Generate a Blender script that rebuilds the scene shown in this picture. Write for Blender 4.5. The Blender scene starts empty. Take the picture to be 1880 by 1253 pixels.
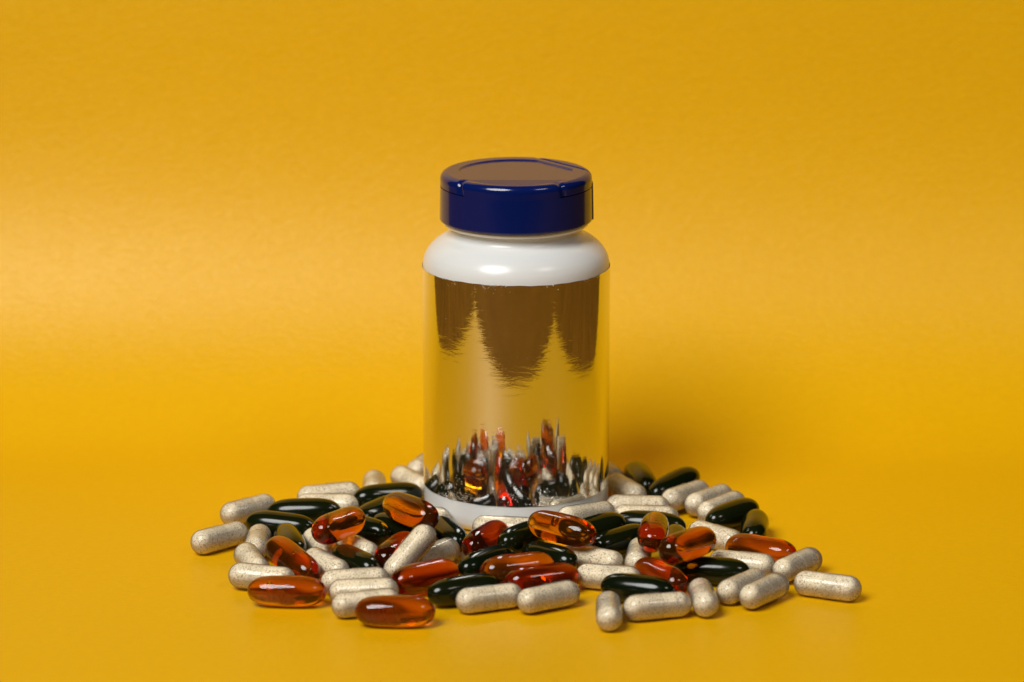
import bpy, bmesh, math, random
from mathutils import Vector, Matrix

random.seed(7)
MM = 0.001
scene = bpy.context.scene
col = scene.collection

# ------------------------------------------------------------------ camera
cam_d = bpy.data.cameras.new("camera")
cam = bpy.data.objects.new("camera", cam_d)
col.objects.link(cam)
scene.camera = cam
cam.location = (-1.35 * MM, -1224.4 * MM, 373.3 * MM)
cam.rotation_euler = (math.radians(90 - 14.4), 0, 0)
cam_d.sensor_width = 36.0
cam_d.lens = 7000 * 36.0 / 1880
cam_d.clip_start = 0.01
cam_d.clip_end = 50
cam_d.dof.use_dof = True
cam_d.dof.focus_distance = 1.222
cam_d.dof.aperture_fstop = 10.5

# ------------------------------------------------------------------ world: a dim studio room
world = bpy.data.worlds.new("World")
scene.world = world
world.use_nodes = True
bg = world.node_tree.nodes["Background"]
bg.inputs[0].default_value = (0.9, 0.95, 1.0, 1)
bg.inputs[1].default_value = 0.005

# ------------------------------------------------------------------ studio lamps
def area(name, az, el, dist, power, color, shape, sx, sy=None, target=(0, 0, 0.03), spread=180):
    ld = bpy.data.lights.new(name, 'AREA')
    ld.shape = shape
    ld.size = sx
    if sy:
        ld.size_y = sy
    ld.energy = power
    ld.color = color
    ld.spread = math.radians(spread)
    o = bpy.data.objects.new(name, ld)
    col.objects.link(o)
    a, e = math.radians(az), math.radians(el)
    t = Vector(target)
    o.location = t + Vector((math.sin(a) * math.cos(e), -math.cos(a) * math.cos(e), math.sin(e))) * dist
    o.rotation_euler = (t - o.location).to_track_quat('-Z', 'Y').to_euler()
    return o

area("key_lamp", -34, 47.5, 3.2, 97, (1.0, 0.985, 0.955), 'DISK', 1.7)
area("second_lamp", 47, 47, 2.8, 7.6, (1.0, 0.88, 0.82), 'RECTANGLE', 0.64, 0.47)

# ------------------------------------------------------------------ render settings
scene.render.engine = 'CYCLES'
vs = scene.view_settings
vs.view_transform = 'Standard'
vs.look = 'None'
vs.exposure = 0.0
vs.gamma = 1.0
vs.use_curve_mapping = False
cy = scene.cycles
cy.max_bounces = 20
cy.transmission_bounces = 16
cy.glossy_bounces = 8
cy.diffuse_bounces = 5
cy.transparent_max_bounces = 32
cy.caustics_refractive = True
cy.caustics_reflective = True
cy.blur_glossy = 0.3
cy.sample_clamp_indirect = 12.0
cy.use_denoising = True
try:
    cy.denoiser = 'OPENIMAGEDENOISE'
except Exception:
    pass

# ------------------------------------------------------------------ helpers
def mat(name):
    m = bpy.data.materials.new(name)
    m.use_nodes = True
    nt = m.node_tree
    return m, nt, nt.nodes["Principled BSDF"], nt.nodes["Material Output"]

def N(nt, kind, **kw):
    n = nt.nodes.new(kind)
    for k, v in kw.items():
        setattr(n, k, v)
    return n

def ramp(nt, src, stops):
    r = N(nt, "ShaderNodeValToRGB")
    e = r.color_ramp.elements
    while len(e) < len(stops):
        e.new(0.5)
    for el, (p, c) in zip(e, stops):
        el.position = p
        el.color = c if len(c) == 4 else (*c, 1)
    nt.links.new(src, r.inputs[0])
    return r.outputs[0]

def mixc(nt, fac, a, b, blend='MIX'):
    m = N(nt, "ShaderNodeMix", data_type='RGBA', blend_type=blend)
    for idx, v in ((0, fac), (6, a), (7, b)):
        if hasattr(v, "is_output"):
            nt.links.new(v, m.inputs[idx])
        elif idx == 0:
            m.inputs[0].default_value = v
        else:
            m.inputs[idx].default_value = (*v, 1)
    return m.outputs[2]

def noise(nt, vec, scale, detail=3, rough=0.5, dist=0.0):
    n = N(nt, "ShaderNodeTexNoise")
    n.inputs["Scale"].default_value = scale
    n.inputs["Detail"].default_value = detail
    n.inputs["Roughness"].default_value = rough
    n.inputs["Distortion"].default_value = dist
    nt.links.new(vec, n.inputs["Vector"])
    return n.outputs[0]

def bump(nt, height, strength, distance, normal=None):
    b = N(nt, "ShaderNodeBump")
    b.inputs["Strength"].default_value = strength
    b.inputs["Distance"].default_value = distance
    nt.links.new(height, b.inputs["Height"])
    if normal:
        nt.links.new(normal, b.inputs["Normal"])
    return b.outputs[0]

def mapping(nt, vec, scale):
    m = N(nt, "ShaderNodeMapping")
    m.inputs["Scale"].default_value = scale
    nt.links.new(vec, m.inputs["Vector"])
    return m.outputs[0]

def math_node(nt, op, a, b=None):
    m = N(nt, "ShaderNodeMath", operation=op)
    for i, v in enumerate((a, b)):
        if v is None:
            continue
        if hasattr(v, "is_output"):
            nt.links.new(v, m.inputs[i])
        else:
            m.inputs[i].default_value = v
    return m.outputs[0]

def mesh_obj(name, verts, faces, material, parent=None, smooth=True, data=None):
    if data is None:
        me = bpy.data.meshes.new(name)
        me.from_pydata([tuple(c * MM for c in v) for v in verts], [], faces)
        me.validate()
        bm = bmesh.new()
        bm.from_mesh(me)
        bmesh.ops.recalc_face_normals(bm, faces=bm.faces)
        bm.to_mesh(me)
        bm.free()
        if smooth:
            me.polygons.foreach_set("use_smooth", [True] * len(me.polygons))
        me.materials.append(material)
    else:
        me = data
    o = bpy.data.objects.new(name, me)
    col.objects.link(o)
    if parent:
        o.parent = parent
    return o

def tag(o, label, cat=None, group=None, kind=None):
    o["label"] = label
    if cat:
        o["category"] = cat
    if group:
        o["group"] = group
    if kind:
        o["kind"] = kind
    return o

def dense(profile, step=0.35, smooth_rounds=0):
    """Resample a (r, z) profile so the lathe is smooth."""
    out = []
    for (a, b) in zip(profile, profile[1:]):
        n = max(1, int(math.hypot(b[0] - a[0], b[1] - a[1]) / step))
        for i in range(n):
            t = i / n
            out.append((a[0] + (b[0] - a[0]) * t, a[1] + (b[1] - a[1]) * t))
    out.append(profile[-1])
    for _ in range(smooth_rounds):
        out = [out[0]] + [((p[0] + 2 * q[0] + r[0]) / 4, (p[1] + 2 * q[1] + r[1]) / 4)
                          for p, q, r in zip(out, out[1:], out[2:])] + [out[-1]]
    return out

def lathe(profile, seg=192, closed=False):
    verts, faces = [], []
    n = len(profile)
    for (r, z) in profile:
        for k in range(seg):
            a = 2 * math.pi * k / seg
            verts.append((r * math.cos(a), r * math.sin(a), z))
    rng = range(n if closed else n - 1)
    for i in rng:
        j = (i + 1) % n
        for k in range(seg):
            k2 = (k + 1) % seg
            faces.append((i * seg + k, i * seg + k2, j * seg + k2, j * seg + k))
    return verts, faces

# ------------------------------------------------------------------ materials
def paper_material():
    m, nt, p, out = mat("yellow_paper")
    tc = N(nt, "ShaderNodeTexCoord").outputs["Object"]
    big = noise(nt, tc, 9, 3, 0.55)
    fine = noise(nt, mapping(nt, tc, (0.6, 1.3, 1.3)), 620, 6, 0.75)
    fib = noise(nt, mapping(nt, tc, (1, 2.5, 2.5)), 260, 4, 0.7, 1.2)
    c = mixc(nt, big, (0.795, 0.418, 0.0001), (0.825, 0.441, 0.0002))
    c = mixc(nt, ramp(nt, fine, [(0.35, (0, 0, 0)), (0.75, (1, 1, 1))]), c, (0.895, 0.492, 0.0005))
    nt.links.new(c, p.inputs["Base Color"])
    r = ramp(nt, fib, [(0.3, (0.345,) * 3), (0.75, (0.43,) * 3)])
    nt.links.new(r, p.inputs["Roughness"])
    p.inputs["IOR"].default_value = 1.5
    p.inputs["Specular IOR Level"].default_value = 0.49
    p.inputs["Specular Tint"].default_value = (1.0, 0.92, 0.68, 1)
    wav = noise(nt, mapping(nt, tc, (1, 1.4, 1.4)), 22, 2, 0.5)
    n1 = bump(nt, wav, 0.25, 0.0010)
    n2 = bump(nt, fib, 0.6, 0.00030, n1)
    nt.links.new(n2, p.inputs["Normal"])
    return m

def wood_material():
    m, nt, p, out = mat("brown_wood")
    tc = N(nt, "ShaderNodeTexCoord").outputs["Object"]
    g = noise(nt, mapping(nt, tc, (1.5, 22, 22)), 6, 5, 0.6, 0.8)
    c = ramp(nt, g, [(0.3, (0.105, 0.040, 0.003)), (0.7, (0.27, 0.115, 0.012))])
    nt.links.new(c, p.inputs["Base Color"])
    p.inputs["Roughness"].default_value = 0.75
    p.inputs["Specular IOR Level"].default_value = 0.0
    nt.links.new(bump(nt, g, 0.2, 0.0005), p.inputs["Normal"])
    return m

def bottle_material():
    m, nt, p, out = mat("white_bottle_plastic")
    tc = N(nt, "ShaderNodeTexCoord").outputs["Object"]
    p.inputs["Base Color"].default_value = (0.80, 0.815, 0.80, 1)
    p.inputs["Roughness"].default_value = 0.24
    p.inputs["IOR"].default_value = 1.5
    p.inputs["Subsurface Weight"].default_value = 0.25
    p.inputs["Subsurface Radius"].default_value = (1, 1, 0.9)
    p.inputs["Subsurface Scale"].default_value = 0.002
    nt.links.new(bump(nt, noise(nt, tc, 160, 3), 0.12, 0.00012), p.inputs["Normal"])
    return m

def foil_material():
    m, nt, p, out = mat("silver_foil")
    tc = N(nt, "ShaderNodeTexCoord").outputs["Object"]
    sep = N(nt, "ShaderNodeSeparateXYZ")
    nt.links.new(tc, sep.inputs[0])
    z = sep.outputs[2]
    p.inputs["Metallic"].default_value = 1.0
    p.inputs["Roughness"].default_value = 0.012
    # fine horizontal ripples in the foil, plus a slow waviness
    rip = noise(nt, mapping(nt, tc, (1, 1, 3.2)), 150, 4, 0.62, 1.2)
    slow = noise(nt, mapping(nt, tc, (1, 1, 1.6)), 75, 2, 0.5)
    n1 = bump(nt, slow, 0.5, 0.00006)
    n2 = bump(nt, rip, 0.5, 0.000030, n1)
    # glue specks left along both cut edges of the foil
    near_low = N(nt, "ShaderNodeMapRange"); nt.links.new(z, near_low.inputs[0])
    near_low.inputs[1].default_value = 0.024; near_low.inputs[2].default_value = 0.011
    near_top = N(nt, "ShaderNodeMapRange"); nt.links.new(z, near_top.inputs[0])
    near_top.inputs[1].default_value = 0.081; near_top.inputs[2].default_value = 0.0852
    edge = math_node(nt, 'MAXIMUM', near_low.outputs[0], near_top.outputs[0])
    patch = noise(nt, tc, 70, 2)
    edge = math_node(nt, 'MULTIPLY', edge, ramp(nt, patch, [(0.38, (0, 0, 0)), (0.62, (1, 1, 1))]))
    sp = noise(nt, mapping(nt, tc, (1, 1, 1.3)), 1150, 2, 0.6)
    speck = math_node(nt, 'ADD', sp, math_node(nt, 'MULTIPLY', edge, 0.25))
    mask = ramp(nt, speck, [(0.78, (0, 0, 0)), (0.81, (1, 1, 1))])
    n3 = bump(nt, mask, 0.7, 0.00012, n2)
    nt.links.new(n3, p.inputs["Normal"])
    col_ = mixc(nt, mask, (0.80, 0.785, 0.74), (0.50, 0.47, 0.42))
    nt.links.new(col_, p.inputs["Base Color"])
    nt.links.new(ramp(nt, mask, [(0, (0.012,) * 3), (1, (0.4,) * 3)]), p.inputs["Roughness"])
    # the foil is slightly brushed: part of the reflection is scattered
    g = N(nt, "ShaderNodeBsdfAnisotropic") if False else N(nt, "ShaderNodeBsdfGlossy")
    g.inputs["Color"].default_value = (0.78, 0.76, 0.71, 1)
    g.inputs["Roughness"].default_value = 0.30
    nt.links.new(n2, g.inputs["Normal"])
    mx = N(nt, "ShaderNodeMixShader")
    mx.inputs[0].default_value = 0.10
    nt.links.new(p.outputs[0], mx.inputs[1])
    nt.links.new(g.outputs[0], mx.inputs[2])
    nt.links.new(mx.outputs[0], out.inputs[0])
    return m

def cap_material():
    m, nt, p, out = mat("navy_blue_plastic")
    tc = N(nt, "ShaderNodeTexCoord").outputs["Object"]
    p.inputs["Base Color"].default_value = (0.0028, 0.0105, 0.100, 1)
    p.inputs["Roughness"].default_value = 0.13
    p.inputs["IOR"].default_value = 1.52
    nt.links.new(bump(nt, noise(nt, tc, 420, 3, 0.6), 0.10, 0.00010), p.inputs["Normal"])
    return m

def amber_material(name, color, density, cloud):
    m, nt, p, out = mat(name)
    p.inputs["Base Color"].default_value = (1, 0.97, 0.92, 1)
    p.inputs["Roughness"].default_value = 0.03
    p.inputs["IOR"].default_value = 1.46
    p.inputs["Transmission Weight"].default_value = 1.0
    tc = N(nt, "ShaderNodeTexCoord").outputs["Object"]
    nt.links.new(bump(nt, noise(nt, tc, 130, 2), 0.25, 0.00035), p.inputs["Normal"])
    # slightly cloudy gelatin: a little light is scattered at the skin
    df = N(nt, "ShaderNodeBsdfDiffuse")
    df.inputs[0].default_value = (*cloud, 1)
    mx = N(nt, "ShaderNodeMixShader")
    mx.inputs[0].default_value = 0.035
    nt.links.new(p.outputs[0], mx.inputs[1])
    nt.links.new(df.outputs[0], mx.inputs[2])
    nt.links.new(mx.outputs[0], out.inputs[0])
    v = N(nt, "ShaderNodeVolumeAbsorption")
    v.inputs[0].default_value = (*color, 1)
    v.inputs[1].default_value = density
    nt.links.new(v.outputs[0], out.inputs["Volume"])
    return m

def green_material():
    m, nt, p, out = mat("dark_green_gelatin")
    tc = N(nt, "ShaderNodeTexCoord").outputs["Object"]
    oi = N(nt, "ShaderNodeObjectInfo").outputs["Random"]
    c = mixc(nt, oi, (0.0035, 0.0070, 0.0020), (0.0080, 0.0105, 0.0020))
    nt.links.new(c, p.inputs["Base Color"])
    p.inputs["Roughness"].default_value = 0.15
    p.inputs["Specular IOR Level"].default_value = 0.4
    p.inputs["IOR"].default_value = 1.50
    nt.links.new(bump(nt, noise(nt, tc, 120, 2), 0.25, 0.00035), p.inputs["Normal"])
    return m

def bubble_material():
    m, nt, p, out = mat("air_bubble")
    g = N(nt, "ShaderNodeBsdfGlass")
    g.inputs["IOR"].default_value = 1.0 / 1.46
    g.inputs["Roughness"].default_value = 0.0
    nt.links.new(g.outputs[0], out.inputs[0])
    return m

def powder_material():
    m, nt, p, out = mat("beige_powder")
    tc = N(nt, "ShaderNodeTexCoord").outputs["Object"]
    oi = N(nt, "ShaderNodeObjectInfo").outputs["Random"]
    off = N(nt, "ShaderNodeVectorMath", operation='ADD')
    nt.links.new(tc, off.inputs[0])
    nt.links.new(math_node(nt, 'MULTIPLY', oi, 0.37), off.inputs[1])
    v = off.outputs[0]
    c = mixc(nt, noise(nt, v, 500, 3), (0.88, 0.77, 0.56), (0.96, 0.87, 0.68))
    c = mixc(nt, math_node(nt, 'MULTIPLY', oi, 0.4), c, (0.84, 0.70, 0.48))
    clump = noise(nt, v, 180, 2)
    s1 = noise(nt, v, 2200, 2, 0.6)
    s1 = math_node(nt, 'ADD', s1, math_node(nt, 'MULTIPLY', clump, 0.22))
    c = mixc(nt, ramp(nt, s1, [(0.65, (0, 0, 0)), (0.73, (1, 1, 1))]), c, (0.31, 0.22, 0.125))
    s2 = noise(nt, v, 1500, 1)
    c = mixc(nt, ramp(nt, s2, [(0.68, (0, 0, 0)), (0.72, (1, 1, 1))]), c, (0.12, 0.085, 0.05))
    nt.links.new(c, p.inputs["Base Color"])
    p.inputs["Roughness"].default_value = 0.9
    nt.links.new(bump(nt, s1, 0.3, 0.0002), p.inputs["Normal"])
    return m

def shell_material():
    m, nt, p, out = mat("clear_capsule_shell")
    tr = N(nt, "ShaderNodeBsdfTransparent")
    tr.inputs[0].default_value = (0.985, 0.98, 0.96, 1)
    df = N(nt, "ShaderNodeBsdfDiffuse")
    df.inputs[0].default_value = (0.95, 0.87, 0.70, 1)
    gl = N(nt, "ShaderNodeBsdfGlossy")
    gl.inputs["Roughness"].default_value = 0.14
    tc = N(nt, "ShaderNodeTexCoord").outputs["Object"]
    nrm = bump(nt, noise(nt, tc, 220, 2), 0.15, 0.00015)
    nt.links.new(nrm, gl.inputs["Normal"])
    a = N(nt, "ShaderNodeMixShader")
    a.inputs[0].default_value = 0.19
    nt.links.new(tr.outputs[0], a.inputs[1])
    nt.links.new(df.outputs[0], a.inputs[2])
    fr = N(nt, "ShaderNodeFresnel")
    fr.inputs[0].default_value = 1.42
    b = N(nt, "ShaderNodeMixShader")
    nt.links.new(fr.outputs[0], b.inputs[0])
    nt.links.new(a.outputs[0], b.inputs[1])
    nt.links.new(gl.outputs[0], b.inputs[2])
    nt.links.new(b.outputs[0], out.inputs[0])
    return m

M_paper, M_wood, M_bottle = paper_material(), wood_material(), bottle_material()
M_foil, M_cap = foil_material(), cap_material()
M_amber = amber_material("amber_gelatin", (0.95, 0.775, 0.0), 740, (0.75, 0.25, 0.015))
M_red = amber_material("red_amber_gelatin", (0.925, 0.70, 0.0), 780, (0.62, 0.10, 0.01))
M_green, M_bubble = green_material(), bubble_material()
M_powder, M_shell = powder_material(), shell_material()

# ------------------------------------------------------------------ setting: wooden table and the curved yellow sheet
def table():
    bm = bmesh.new()
    bmesh.ops.create_cube(bm, size=1)
    bmesh.ops.scale(bm, vec=(1.5, 1.1, 0.03), verts=bm.verts)
    bmesh.ops.translate(bm, vec=(0, 0.05, -0.0158), verts=bm.verts)
    bmesh.ops.bevel(bm, geom=bm.edges[:], offset=0.003, segments=2, affect='EDGES')
    me = bpy.data.meshes.new("table_top")
    bm.to_mesh(me); bm.free()
    me.materials.append(M_wood)
    o = bpy.data.objects.new("table_top", me)
    col.objects.link(o)
    tag(o, "brown wooden table top under the yellow paper", kind="structure")

def backdrop():
    x0, x1, yf, y0 = -258, 228, -225, 50
    prof = [(yf + (y0 - yf) * i / 40, 0.0) for i in range(41)]
    # the sheet bends up with slowly growing, then easing curvature
    S, K = 200.0, 100
    y, z = prof[-1]
    for i in range(1, K + 1):
        u = i / K
        th = math.radians(82) * (1 - (1 - u ** 1.25) ** 2)
        y += S / K * math.cos(th)
        z += S / K * math.sin(th)
        prof.append((y, z))
    ty, tz = math.cos(math.radians(82)), math.sin(math.radians(82))
    yl, zl = prof[-1]
    prof += [(yl + ty * 12 * i, zl + tz * 12 * i) for i in range(1, 36)]
    nx = 60
    verts, faces = [], []
    for th in (0, 0.3):
        for k, (y, z) in enumerate(prof):
            a, b = prof[max(0, k - 1)], prof[min(len(prof) - 1, k + 1)]
            dy, dz = b[0] - a[0], b[1] - a[1]
            l = math.hypot(dy, dz)
            for i in range(nx + 1):
                verts.append((x0 + (x1 - x0) * i / nx, y + dz / l * th, z - dy / l * th))
    n = len(prof); w = nx + 1; off = n * w
    for k in range(n - 1):
        for i in range(nx):
            faces.append((k * w + i, k * w + i + 1, (k + 1) * w + i + 1, (k + 1) * w + i))
            faces.append((off + k * w + i, off + (k + 1) * w + i, off + (k + 1) * w + i + 1, off + k * w + i + 1))
        for i in (0, nx):
            faces.append((k * w + i, (k + 1) * w + i, off + (k + 1) * w + i, off + k * w + i))
    for i in range(nx):
        for k in (0, n - 1):
            faces.append((k * w + i, k * w + i + 1, off + k * w + i + 1, off + k * w + i))
    o = mesh_obj("paper_backdrop", verts, faces, M_paper)
    tag(o, "yellow paper sheet curving up from the table into a backdrop", kind="structure")

table()
backdrop()

# ------------------------------------------------------------------ the bottle
def bottle():
    root = bpy.data.objects.new("pill_bottle", None)
    col.objects.link(root)
    tag(root, "white plastic pill bottle with silver foil label and navy flip-top cap", "bottle")
    prof = [(0.01, 1.4), (22, 1.2), (24.6, 0.0), (27.2, 0.25), (29.2, 1.3), (30.3, 3.0), (30.75, 5.2), (30.8, 8), (30.8, 85.0), (30.75, 86.1), (30.45, 87.7),
            (29.7, 89.5), (28.5, 91.2), (26.9, 92.8), (25.0, 94.1), (23.4, 94.8), (22.4, 95.2), (21.9, 95.7),
            (21.9, 96.2), (21.6, 96.5), (21.6, 98.6), (21.6, 101.0), (20.0, 101.0), (0.01, 101.0)]
    body = mesh_obj("bottle_body", *lathe(dense(prof, 0.4, 3)), M_bottle, root)
    ring = dense([(21.75, 98.7), (23.5, 98.8), (23.9, 99.1), (24.0, 99.6), (24.0, 100.35), (21.75, 100.4)], 0.3, 1)
    mesh_obj("neck_ring", *lathe(ring), M_bottle, root)
    # the foil label: a thin sleeve, cut edges a little uneven
    seg, rows = 360, 60
    verts, faces = [], []
    for layer, r in ((0, 31.02), (1, 30.97)):
        for j in range(rows + 1):
            for k in range(seg):
                a = 2 * math.pi * k / seg
                w1 = 0.10 * math.sin(3 * a + 1.0) + 0.06 * math.sin(11 * a) + 0.05 * math.sin(29 * a + 2)
                w0 = 0.10 * math.sin(2 * a + 0.4) + 0.05 * math.sin(17 * a)
                z0, z1 = 10.9 + w0, 85.1 + w1
                t = j / rows
                rr = r + 0.010 * math.sin(5 * a + 6 * t) + 0.006 * math.sin(9 * a - 4 * t)
                verts.append((rr * math.cos(a), rr * math.sin(a), z0 + (z1 - z0) * t))
    off = (rows + 1) * seg
    for j in range(rows):
        for k in range(seg):
            k2 = (k + 1) % seg
            faces.append((j * seg + k, j * seg + k2, (j + 1) * seg + k2, (j + 1) * seg + k))
            faces.append((off + j * seg + k, off + (j + 1) * seg + k, off + (j + 1) * seg + k2, off + j * seg + k2))
    for j in (0, rows):                       # cut edges, with their own vertices so they shade sharp
        base = len(verts)
        verts += [verts[j * seg + k] for k in range(seg)] + [verts[off + j * seg + k] for k in range(seg)]
        for k in range(seg):
            k2 = (k + 1) % seg
            faces.append((base + k, base + k2, base + seg + k2, base + seg + k))
    lab = mesh_obj("foil_label", verts, faces, M_foil, root)
    lab["label"] = "mirror-like silver foil label reflecting the yellow paper and pills"

    # ---- cap
    cap = bpy.data.objects.new("cap", None)
    col.objects.link(cap)
    cap.parent = root
    cap["label"] = "navy blue flip-top cap"
    RO, RT, ZB, ZP, ZT, FI = 25.15, 24.95, 100.5, 111.8, 116.5, 2.4
    skirt = [(23.4, 101.0), (24.7, 100.5), (25.0, 100.55), (RO, 100.8), (RT, ZP)]
    mesh_obj("cap_skirt", *lathe(dense(skirt, 0.5)), M_cap, cap)
    # lid and hinge cover share one turned surface, split along the hinge line
    hx, hy = math.cos(math.radians(38.6)), math.sin(math.radians(38.6))
    HD = 19.3
    def sst(e0, e1, x):
        t = min(1, max(0, (x - e0) / (e1 - e0)))
        return t * t * (3 - 2 * t)
    def gapmask(deg):
        front = sst(219, 224, deg) * (1 - sst(303, 308, deg))
        return 1 - front
    prof = [(r, ZT) for r in [0.05 + (RT - FI - 0.05) * i / 105 for i in range(105)]]
    prof += [(RT - FI + FI * math.sin(t), ZT - FI + FI * math.cos(t)) for t in [math.pi / 2 * i / 26 for i in range(27)]]
    prof += [(RT, ZT - FI - 0.35), (RT, ZT - FI - 0.7), (RT, ZP)]
    seg = 420
    verts, faces = [], {"lid": [], "hinge_cover": []}
    n = len(prof)
    for i, (r, z) in enumerate(prof):
        a_, b_ = prof[max(0, i - 1)], prof[min(n - 1, i + 1)]
        dr, dz = b_[0] - a_[0], b_[1] - a_[1]
        l = math.hypot(dr, dz) or 1
        nr, nz = -dz / l, dr / l
        for k in range(seg):
            deg = 360 * k / seg
            a = math.radians(deg)
            x, y = r * math.cos(a), r * math.sin(a)
            h = hx * x + hy * y
            # recessed panel: round on the left and back, straight towards the hinge and the front
            ins = sst(0, 0.32, 18.9 - r) * sst(0, 0.32, 16.5 - h) * sst(0, 0.32, y + 14.0)
            d = 0.42 * ins
            d += 0.09 * max(0.0, -14.0 - y) * (1 - sst(20.5, 23.5, r))
            d += 2.2 * math.exp(-((h - HD) / 0.36) ** 2)          # hinge gap
            if h > HD:
                d += 0.05
            # thumb notches on both sides of the front lip
            for c0, dep, wd in ((221.5, 0.75, 0.9), (306, 0.5, 1.1)):
                s = math.radians((deg - c0 - (ZT - z) * 0.6)) * 25
                d += dep * math.exp(-(s / wd) ** 2) * sst(20.6, 23.0, r)
            # the front lip is slightly drawn in
            zz = z
            if i == n - 1:
                zz = ZP + 0.02 + 0.28 * gapmask(deg)
            verts.append(((r - nr * d) * math.cos(a), (r - nr * d) * math.sin(a), zz - nz * d))
    for i in range(n - 1):
        for k in range(seg):
            k2 = (k + 1) % seg
            am = 2 * math.pi * (k + 0.5) / seg
            rm = (prof[i][0] + prof[i + 1][0]) / 2
            side = "hinge_cover" if hx * rm * math.cos(am) + hy * rm * math.sin(am) > HD else "lid"
            faces[side].append((i * seg + k, i * seg + k2, (i + 1) * seg + k2, (i + 1) * seg + k))
    for nm in ("lid", "hinge_cover"):
        used = sorted({v for f in faces[nm] for v in f})
        mp = {v: i for i, v in enumerate(used)}
        mesh_obj(nm, [verts[v] for v in used], [tuple(mp[v] for v in f) for f in faces[nm]], M_cap, cap)
    # inner core that closes the parting gap
    mesh_obj("inner_disc", *lathe(dense([(23.9, 111.3), (23.9, 112.7), (0.01, 112.7)], 1.0)), M_cap, cap)
    # living hinge plate on the outside, back right
    hv, hf = [], []
    arcs = [math.radians(t) for t in [-4 + 84 * i / 40 for i in range(41)]]
    for a in arcs:
        for (r, z) in ((25.02, 112.9), (25.22, 112.7), (25.5, 101.0), (25.42, 100.5), (25.0, 100.6)):
            hv.append((r * math.cos(a), r * math.sin(a), z))
    for i in range(40):
        for j in range(4):
            hf.append((i * 5 + j, (i + 1) * 5 + j, (i + 1) * 5 + j + 1, i * 5 + j + 1))
    hf += [tuple(range(5)), tuple(200 + j for j in range(5))]
    mesh_obj("hinge_plate", hv, hf, M_cap, cap)
    return root

bottle()

# ------------------------------------------------------------------ pills
def capsule_profile(r, x0, x1, cap0, cap1, seg=40, roundness=2.0):
    """Half-outline along x: (x, radius); cap0 / cap1 say which ends are domed."""
    pts = []
    if cap0:
        for i in range(13):
            t = math.pi / 2 * i / 12
            pts.append((x0 + r - r * math.cos(t), max(r * math.sin(t), 0.004)))
    else:
        pts.append((x0, r))
    nb = 10
    a = x0 + r if cap0 else x0
    b = x1 - r if cap1 else x1
    for i in range(1, nb):
        pts.append((a + (b - a) * i / nb, r))
    if cap1:
        for i in range(13):
            t = math.pi / 2 * (1 - i / 12)
            pts.append((x1 - r + r * math.cos(t), max(r * math.sin(t), 0.004)))
    else:
        pts.append((x1, r))
    return pts

def spin_x(pts, seg=40, fn=None):
    verts, faces = [], []
    for (x, r) in pts:
        for k in range(seg):
            a = 2 * math.pi * k / seg
            rr = r * (fn(a, x) if fn else 1)
            verts.append((x, rr * math.cos(a), rr * math.sin(a)))
    for i in range(len(pts) - 1):
        for k in range(seg):
            k2 = (k + 1) % seg
            faces.append((i * seg + k, i * seg + k2, (i + 1) * seg + k2, (i + 1) * seg + k))
    faces.append(tuple(range(seg)))
    e = (len(pts) - 1) * seg
    faces.append(tuple(e + k for k in range(seg)))
    return verts, faces

def open_spin(pts, seg=40, cap_first=True):
    v, f = spin_x(pts, seg)
    return v, (f[:-2] + [f[-2]] if cap_first else f[:-2] + [f[-1]])

def tmp_mesh(name, vf, m):
    o = mesh_obj(name, vf[0], vf[1], m)
    me = o.data
    bpy.data.objects.remove(o)
    return me

# hard capsule, 22 mm long: narrow body half, wider cap half slid over it, powder inside
ME_body = tmp_mesh("capsule_body", open_spin(capsule_profile(3.98, -10.98, 3.5, True, False), cap_first=True), M_shell)
ME_top = tmp_mesh("capsule_top", open_spin([(-0.9, 4.02), (-0.82, 4.14)] + capsule_profile(4.15, -0.6, 11.0, False, True), cap_first=False), M_shell)
ME_fill = tmp_mesh("powder", spin_x(capsule_profile(3.84, -10.80, 10.70, True, True)), M_powder)
ME_short = tmp_mesh("powder_short", spin_x(capsule_profile(3.84, -10.80, 6.4, True, False) + [(6.9, 3.1), (7.2, 1.6), (7.3, 0.01)]), M_powder)

def softgel(L, r, n_exp, seam, seed):
    """Soft capsule: super-elliptic outline with a faint seam line along its length."""
    rnd = random.Random(seed)
    h = L / 2
    pts = []
    K = 44
    for i in range(K + 1):
        t = -math.pi / 2 + math.pi * i / K
        x = h * math.copysign(abs(math.sin(t)) ** 0.92, math.sin(t))
        u = min(1.0, abs(x) / h)
        pts.append((x, max(r * (1 - u ** n_exp) ** (1 / 2.0), 0.004)))
    dent = rnd.uniform(-0.02, 0.02)
    squ = rnd.uniform(0.975, 1.0)
    def fn(a, x):
        s = min(abs(math.sin(a)), 1)
        f = 1 + seam * math.exp(-(s / 0.07) ** 2)
        return f * (1 - (1 - squ) * math.sin(a) ** 2) * (1 + dent * math.sin(x * 0.35 + 1))
    return spin_x(pts, 56, fn)

ME_amber = [tmp_mesh("amber_softgel", softgel(25.0, 4.98, 4.0, 0.008, s), M_amber) for s in (1, 2)]
ME_red = [tmp_mesh("red_softgel", softgel(25.0, 4.98, 4.0, 0.008, s), M_red) for s in (3, 4)]
ME_green = [tmp_mesh("green_softgel", softgel(25.0, 4.66, 3.6, 0.012, s), M_green) for s in (5, 6, 7)]
bb = bmesh.new()
bmesh.ops.create_icosphere(bb, subdivisions=3, radius=1.0)
ME_bubble = bpy.data.meshes.new("bubble")
bb.to_mesh(ME_bubble); bb.free()
ME_bubble.polygons.foreach_set("use_smooth", [True] * len(ME_bubble.polygons))
ME_bubble.materials.append(M_bubble)

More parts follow.
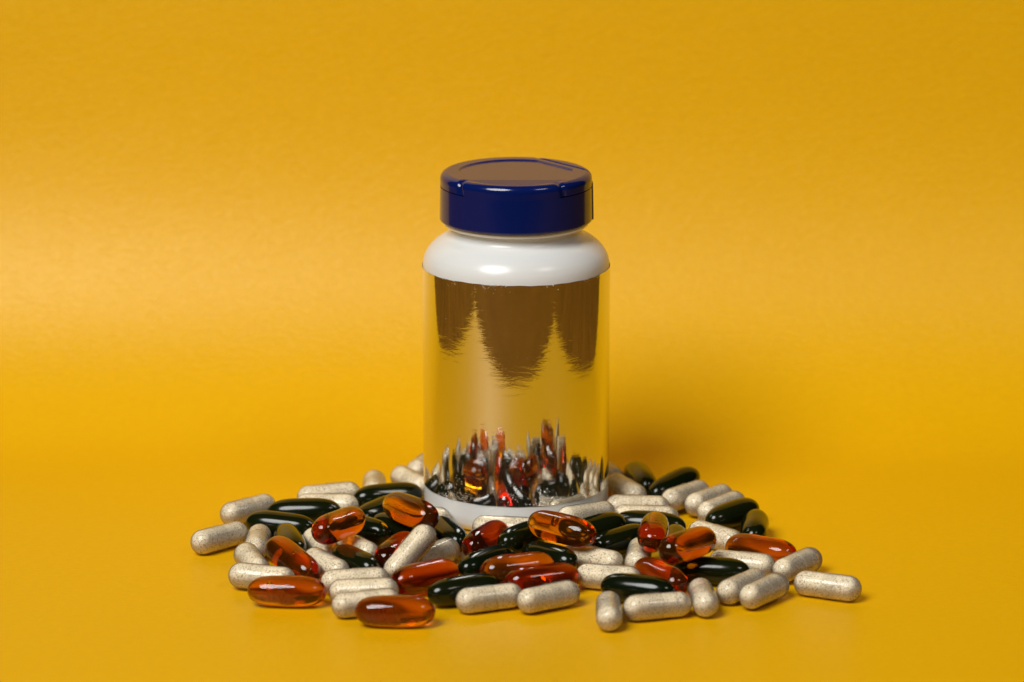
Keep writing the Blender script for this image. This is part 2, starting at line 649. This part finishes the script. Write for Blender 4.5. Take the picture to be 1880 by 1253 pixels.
def frame(a, b, roll):
    a, b = Vector(a) * MM, Vector(b) * MM
    x = (b - a).normalized()
    ref = Vector((0, 0, 1)) if abs(x.z) < 0.9 else Vector((0, 1, 0))
    y = ref.cross(x).normalized()
    z = x.cross(y)
    m = Matrix((x, y, z)).transposed().to_4x4()
    m = m @ Matrix.Rotation(roll, 4, 'X')
    m.translation = (a + b) / 2
    return m

# key, kind, end-sphere centres in mm on the table (x right, y away, z up), label
PILLS = [
    ('W1', 'w', (-101.09, -47.77, 4.15), (-91.11, -38.38, 4.15), 'speckled beige capsule lying farthest left on the yellow paper'),
    ('W2', 'w', (-93.85, -16.87, 4.15), (-84.08, -7.27, 4.15), 'beige capsule at the left rim, behind the farthest-left one, touching the long dark green softgel'),
    ('G1', 'g', (-84.3, -30.6, 5.26), (-69.2, -34.49, 4.7), 'long dark green softgel near the left rim, with a beige capsule end-on before it'),
    ('G2', 'g', (-77.88, -16.4, 4.7), (-62.33, -17.48, 5.36), "dark green softgel lying just behind the left rim's long green one"),
    ('W3', 'w', (-69.42, 2.51, 4.15), (-56.35, 6.62, 4.15), 'beige capsule at the back left, rearmost of two lying parallel behind the green softgels'),
    ('W4', 'w', (-69.69, -6.84, 4.15), (-56.3, -9.69, 4.83), 'beige capsule squeezed between the back-left beige one and the green softgel'),
    ('W5', 'w', (-83.31, -41.36, 4.2), (-83.58, -55.06, 4.19), "beige capsule pointing at the viewer in front of the left rim's long green softgel"),
    ('G3', 'g', (-74.46, -44.45, 5.59), (-71.04, -59.67, 5.36), 'olive green softgel seen end-on, left of the raised amber softgel'),
    ('W6', 'w', (-86.01, -63.53, 4.75), (-81.66, -76.51, 4.25), 'beige capsule at the left edge, half covered by the lying beige one before it'),
    ('W7', 'w', (-86.26, -83.9, 4.56), (-73.05, -87.54, 4.45), 'beige capsule at the left front, its right end behind the frontmost-left amber softgel'),
    ('A2', 'a', (-75.12, -70.52, 8.74), (-65.92, -81.75, 5.0), 'orange amber softgel sloping down to the right above the left-front beige capsule'),
    ('A3', 'a', (-78.44, -100.51, 5.0), (-63.47, -101.49, 5.0), 'large amber softgel with a bubble, farthest left on the front edge'),
    ('W8', 'w', (-65.35, -44.91, 4.15), (-60.55, -57.74, 4.15), 'beige capsule under the left end of the raised amber softgel'),
    ('W9', 'w', (-63.91, -68.08, 4.56), (-56.38, -79.52, 4.64), 'beige capsule sloping to the right behind the three parallel beige ones'),
    ('G4', 'g', (-55.25, -64.87, 4.71), (-46.8, -77.97, 5.21), 'olive green softgel sloping to the right, left of the red softgel'),
    ('W10', 'w', (-55.05, -48.63, 4.15), (-47.7, -60.19, 4.15), 'beige capsule lit orange beneath the raised amber softgel on the left'),
    ('A1', 'a', (-60.77, -66.3, 13.75), (-52.57, -53.75, 13.47), 'translucent amber softgel raised on the left of the pile, tilted up to the right'),
    ('G5', 'g', (-50.0, -3.45, 5.56), (-35.87, 3.12, 4.97), 'dark green softgel at the back, just left of the bottle, behind the amber one'),
    ('G6', 'g', (-49.73, -23.1, 4.7), (-41.46, -9.87, 4.7), 'olive softgel half hidden behind the amber softgel beside the bottle base'),
    ('A4', 'a', (-39.05, -38.73, 13.86), (-29.1, -49.93, 13.29), 'amber red softgel raised on the pile, touching the bottle base at its left'),
    ('G7', 'g', (-43.58, -30.27, 4.7), (-31.9, -40.61, 4.7), 'dark green softgel under the amber one left of the bottle base'),
    ('G8', 'g', (-56.91, -32.28, 5.21), (-44.64, -41.91, 5.43), 'small visible end of a dark green softgel right of the raised left amber one'),
    ('A5', 'a', (-40.97, -68.36, 5.23), (-35.78, -54.28, 5.22), 'bright red softgel behind the steeply leaning beige capsule'),
    ('W11', 'w', (-37.93, -77.44, 4.58), (-29.36, -71.09, 13.17), 'beige capsule leaning steeply upright against the red softgel'),
    ('W12', 'w', (-30.27, -67.66, 4.37), (-22.05, -56.71, 4.15), 'half-empty beige capsule with clear end, right of the steeply leaning one'),
    ('A6', 'a', (-34.62, -92.66, 5.48), (-22.55, -83.76, 5.51), 'dark amber softgel in front of the half-empty capsule, left of centre'),
    ('G9', 'g', (-24.34, -33.51, 4.7), (-19.27, -48.27, 4.7), "dark green softgel sloping down right before the bottle base's left front"),
    ('W13', 'w', (-38.98, -22.67, 4.15), (-25.45, -24.68, 4.76), 'beige capsule nearly hidden under the amber softgel at the bottle base'),
    ('A7', 'a', (-13.06, -57.63, 5.86), (-6.51, -44.13, 5.87), 'red amber softgel before the bottle, left of the largest raised amber one'),
    ('W14', 'w', (-10.25, -34.45, 5.04), (3.35, -36.11, 4.76), 'beige capsule lying across the front foot of the bottle'),
    ('G10', 'g', (-2.24, -57.47, 7.19), (6.21, -44.39, 6.34), 'dark green softgel under the left end of the largest raised amber one'),
    ('G11', 'g', (-14.46, -78.33, 5.16), (-4.38, -66.42, 5.07), 'dark green softgel rising to the right, left of the bright orange one'),
    ('G12', 'g', (5.83, -61.79, 4.7), (15.52, -73.94, 6.02), 'dark green softgel sloping down right below the largest raised amber one'),
    ('A8', 'a', (8.23, -59.13, 13.78), (20.97, -66.99, 12.83), 'large amber softgel raised on the pile right before the bottle, with a bubble'),
    ('A9', 'a', (-6.78, -84.3, 6.02), (7.39, -79.39, 6.18), 'bright orange softgel lying behind the red-brown one at front centre'),
    ('A10', 'a', (0.89, -92.95, 5.3), (15.09, -88.13, 5.44), 'red-brown softgel right behind the front-centre pair of beige capsules'),
    ('W15', 'w', (-14.7, -107.85, 4.15), (-1.98, -102.78, 4.15), 'beige capsule at front centre, left one of a pair lying end to end'),
    ('W16', 'w', (4.13, -108.48, 4.38), (15.62, -101.02, 4.29), 'beige capsule at front centre, right one of a pair lying end to end'),
    ('G13', 'g', (-23.26, -102.33, 4.7), (-9.47, -95.03, 4.7), 'dark green softgel on the front edge, right of the front amber one'),
    ('W17', 'w', (18.71, -61.87, 4.15), (30.19, -69.35, 4.15), 'beige capsule right of centre, upper one of two lying parallel'),
    ('W18', 'w', (22.61, -82.99, 4.15), (35.18, -88.4, 4.83), 'beige capsule right of centre, lower one of two lying parallel'),
    ('G14', 'g', (27.8, -57.38, 5.94), (39.03, -46.55, 5.98), 'olive green softgel rising to the right, left of the upright amber one'),
    ('G22', 'g', (18.95, -50.71, 7.4), (31.33, -41.25, 8.27), 'dark green softgel end peeking out right of the largest raised amber one'),
    ('G16', 'g', (36.19, -28.54, 4.7), (51.19, -32.85, 4.79), 'dark green softgel lying crosswise behind the upright amber softgel'),
    ('G17', 'g', (51.52, -42.64, 4.7), (49.65, -58.13, 4.7), 'olive softgel seen end-on right of the upright amber softgel'),
    ('A11', 'a', (44.48, -57.45, 12.95), (42.84, -72.36, 12.85), 'amber red softgel pointing at the viewer, raised right of the bottle'),
    ('A13', 'a', (48.71, -90.09, 14.96), (58.48, -78.72, 14.44), 'dark amber softgel raised on the right, tilted up to the right'),
    ('W19', 'w', (39.64, -58.26, 5.05), (38.3, -71.9, 4.86), 'beige capsule pointing at the viewer beneath the upright amber softgel'),
    ('A12', 'a', (41.16, -80.64, 5.0), (49.16, -93.33, 5.0), 'red orange softgel sloping down right, behind the right-front green one'),
    ('G15', 'g', (30.45, -96.23, 4.93), (44.9, -102.1, 5.19), 'dark green softgel at the right front, behind the lying beige capsule'),
    ('G18', 'g', (53.95, -78.3, 4.7), (69.33, -80.93, 4.7), 'dark green softgel lying level on the right, before the dark amber one'),
    ('W20', 'w', (28.3, -110.99, 4.15), (28.2, -124.69, 4.15), 'beige capsule pointing straight at the viewer, nearest of all at the front'),
    ('W21', 'w', (36.62, -115.42, 4.34), (49.7, -111.36, 4.15), 'beige capsule lying crosswise between two end-on ones at the right front'),
    ('W22', 'w', (57.15, -97.82, 4.15), (58.08, -111.48, 4.15), 'beige capsule pointing at the viewer before the level green softgel on the right'),
    ('W23', 'w', (66.07, -99.16, 4.15), (74.36, -88.26, 4.15), 'beige capsule slanting at the right front, left one of two side by side'),
    ('W24', 'w', (72.66, -104.29, 4.36), (80.95, -93.38, 4.34), 'beige capsule slanting at the right front, right one of two side by side'),
    ('W25', 'w', (84.66, -78.43, 4.48), (93.22, -67.74, 4.49), 'beige capsule with a clear end, slanting at the right rim behind the outermost one'),
    ('W26', 'w', (90.67, -90.48, 4.15), (103.21, -96.0, 4.15), 'speckled beige capsule lying farthest right on the yellow paper'),
    ('A14', 'a', (71.77, -56.22, 5.0), (84.95, -63.38, 5.0), 'orange amber softgel at the right rim, farthest right of the amber ones'),
    ('W27', 'w', (65.23, -68.64, 4.15), (78.14, -73.22, 4.15), 'beige capsule under the right-rim amber softgel, behind the level green one'),
    ('W28', 'w', (60.06, -37.08, 4.15), (69.39, -47.12, 4.15), 'beige capsule sloping right, behind the dark amber one on the right'),
    ('W29', 'w', (52.39, -3.61, 4.97), (61.27, 6.82, 4.82), 'beige capsule at the back right, leftmost of three side by side'),
    ('W30', 'w', (60.09, -7.44, 4.62), (68.97, 3.0, 4.52), 'beige capsule at the back right, middle of three side by side'),
    ('W31', 'w', (63.79, -15.97, 4.44), (72.67, -5.54, 4.61), 'beige capsule at the back right, rightmost of three side by side'),
    ('G19', 'g', (66.12, -26.61, 5.21), (76.6, -15.05, 5.16), 'dark green softgel slanting before the three back-right beige capsules'),
    ('G20', 'g', (78.66, -26.85, 4.93), (76.93, -42.35, 4.93), 'olive green softgel seen end-on at the right rim above the amber one'),
    ('G21', 'g', (40.89, 29.94, 4.74), (43.88, 14.63, 4.7), 'dark green softgel at the back right, nearest to the bottle, sloping down right'),
    ('G23', 'g', (48.34, 5.36, 5.02), (58.45, 17.14, 6.6), 'dark green softgel at the back right, leaning away from the rearmost green one'),
    ('W32', 'w', (34.29, 14.29, 5.0), (39.88, 1.78, 4.95), "beige capsule in the bottle's shadow at its right side"),
    ('W33', 'w', (29.19, 36.5, 4.43), (33.11, 23.38, 4.48), "beige capsule half hidden behind the bottle's right side"),
    ('W34', 'w', (33.54, -11.47, 5.09), (47.16, -10.09, 4.39), 'beige capsule with a long white highlight, right of the bottle base'),
    ('W35', 'w', (36.1, -19.56, 4.15), (49.67, -21.39, 4.15), 'beige capsule just before the highlighted one right of the bottle base'),
    ('W36', 'w', (17.25, -31.07, 7.1), (28.7, -23.57, 6.62), 'beige capsule touching the bottle base at its right front'),
    ('W37', 'w', (17.34, -40.86, 5.85), (28.62, -33.2, 4.43), 'beige capsule under the one touching the bottle base at its right front'),
    ('W38', 'w', (-48.21, 21.02, 4.15), (-47.74, 7.33, 4.15), 'beige capsule seen end-on at the back left, standing alone of the row'),
    ('W39', 'w', (-38.89, 26.44, 4.15), (-32.41, 14.37, 4.15), 'beige capsule at the back, left of the bottle, behind the green softgel'),
    ('W41', 'w', (-57.16, -89.41, 4.15), (-43.63, -87.21, 4.15), 'beige capsule at the left front, rearmost of three lying parallel'),
    ('W42', 'w', (-54.08, -99.22, 4.15), (-40.4, -99.79, 4.78), 'beige capsule at the left front, middle of three lying parallel'),
    ('W43', 'w', (-52.64, -112.41, 4.15), (-39.51, -108.5, 4.15), 'beige capsule at the left front, foremost of three lying parallel, behind the amber softgel'),
    ('A15', 'a', (-44.41, -120.49, 5.0), (-29.42, -120.81, 5.0), 'large amber softgel nearest the viewer, before the three parallel beige capsules'),
    ('W40', 'w', (-33.75, 34.13, 4.15), (-28.77, 46.89, 4.15), "beige capsule farthest back, half hidden behind the bottle's left side"),
]

GROUPS = {'w': "beige capsules scattered round the bottle", 'g': "dark green softgels scattered round the bottle",
          'a': "amber softgels scattered round the bottle"}
NAMES = {'w': "beige_capsule", 'g': "green_softgel", 'a': "amber_softgel"}
REDS = {"A5", "A7", "A6", "A10"}
SHORT = {"W12", "W25", "W24"}
FLIP = {"W1", "W2", "W7", "W15", "W9", "W17", "W21", "W29", "W30", "W23", "W36", "W6", "W34"}
BUBBLES = {"A3": (-5.2, 0.0, 1.0, 1.15), "A8": (-2.5, 0.6, 1.2, 1.3), "A11": (1.0, -0.6, 2.2, 0.7), "A2": (0.5, 0.4, 1.8, 0.6)}

for idx, (key, kind, a, b, label) in enumerate(PILLS):
    rnd = random.Random(idx * 13 + 5)
    if key in FLIP:
        a, b = b, a
    m = frame(a, b, rnd.uniform(0, 2 * math.pi) if kind == 'w' else rnd.uniform(-0.7, 0.7))
    if kind == 'w':
        root = bpy.data.objects.new(NAMES[kind], None)
        col.objects.link(root)
        root.empty_display_size = 0.005
        root.matrix_world = m
        for nm, me in (("capsule_body", ME_body), ("capsule_top", ME_top), ("powder", ME_short if key in SHORT else ME_fill)):
            c = bpy.data.objects.new(nm, me)
            col.objects.link(c)
            c.parent = root
    else:
        pool = ME_green if kind == 'g' else (ME_red if key in REDS else ME_amber)
        root = bpy.data.objects.new(NAMES[kind], pool[idx % len(pool)])
        col.objects.link(root)
        k = rnd.uniform(0.965, 1.0)
        root.matrix_world = m @ Matrix.Diagonal((k, rnd.uniform(0.96, 1.0), rnd.uniform(0.97, 1.0), 1))
        if key in BUBBLES:
            bx, by, bz, br = BUBBLES[key]
            c = bpy.data.objects.new("bubble", ME_bubble)
            col.objects.link(c)
            c.parent = root
            c.location = (bx * MM, by * MM, bz * MM)
            c.scale = (br * MM,) * 3
    tag(root, label, "capsule" if kind == 'w' else "softgel", GROUPS[kind])
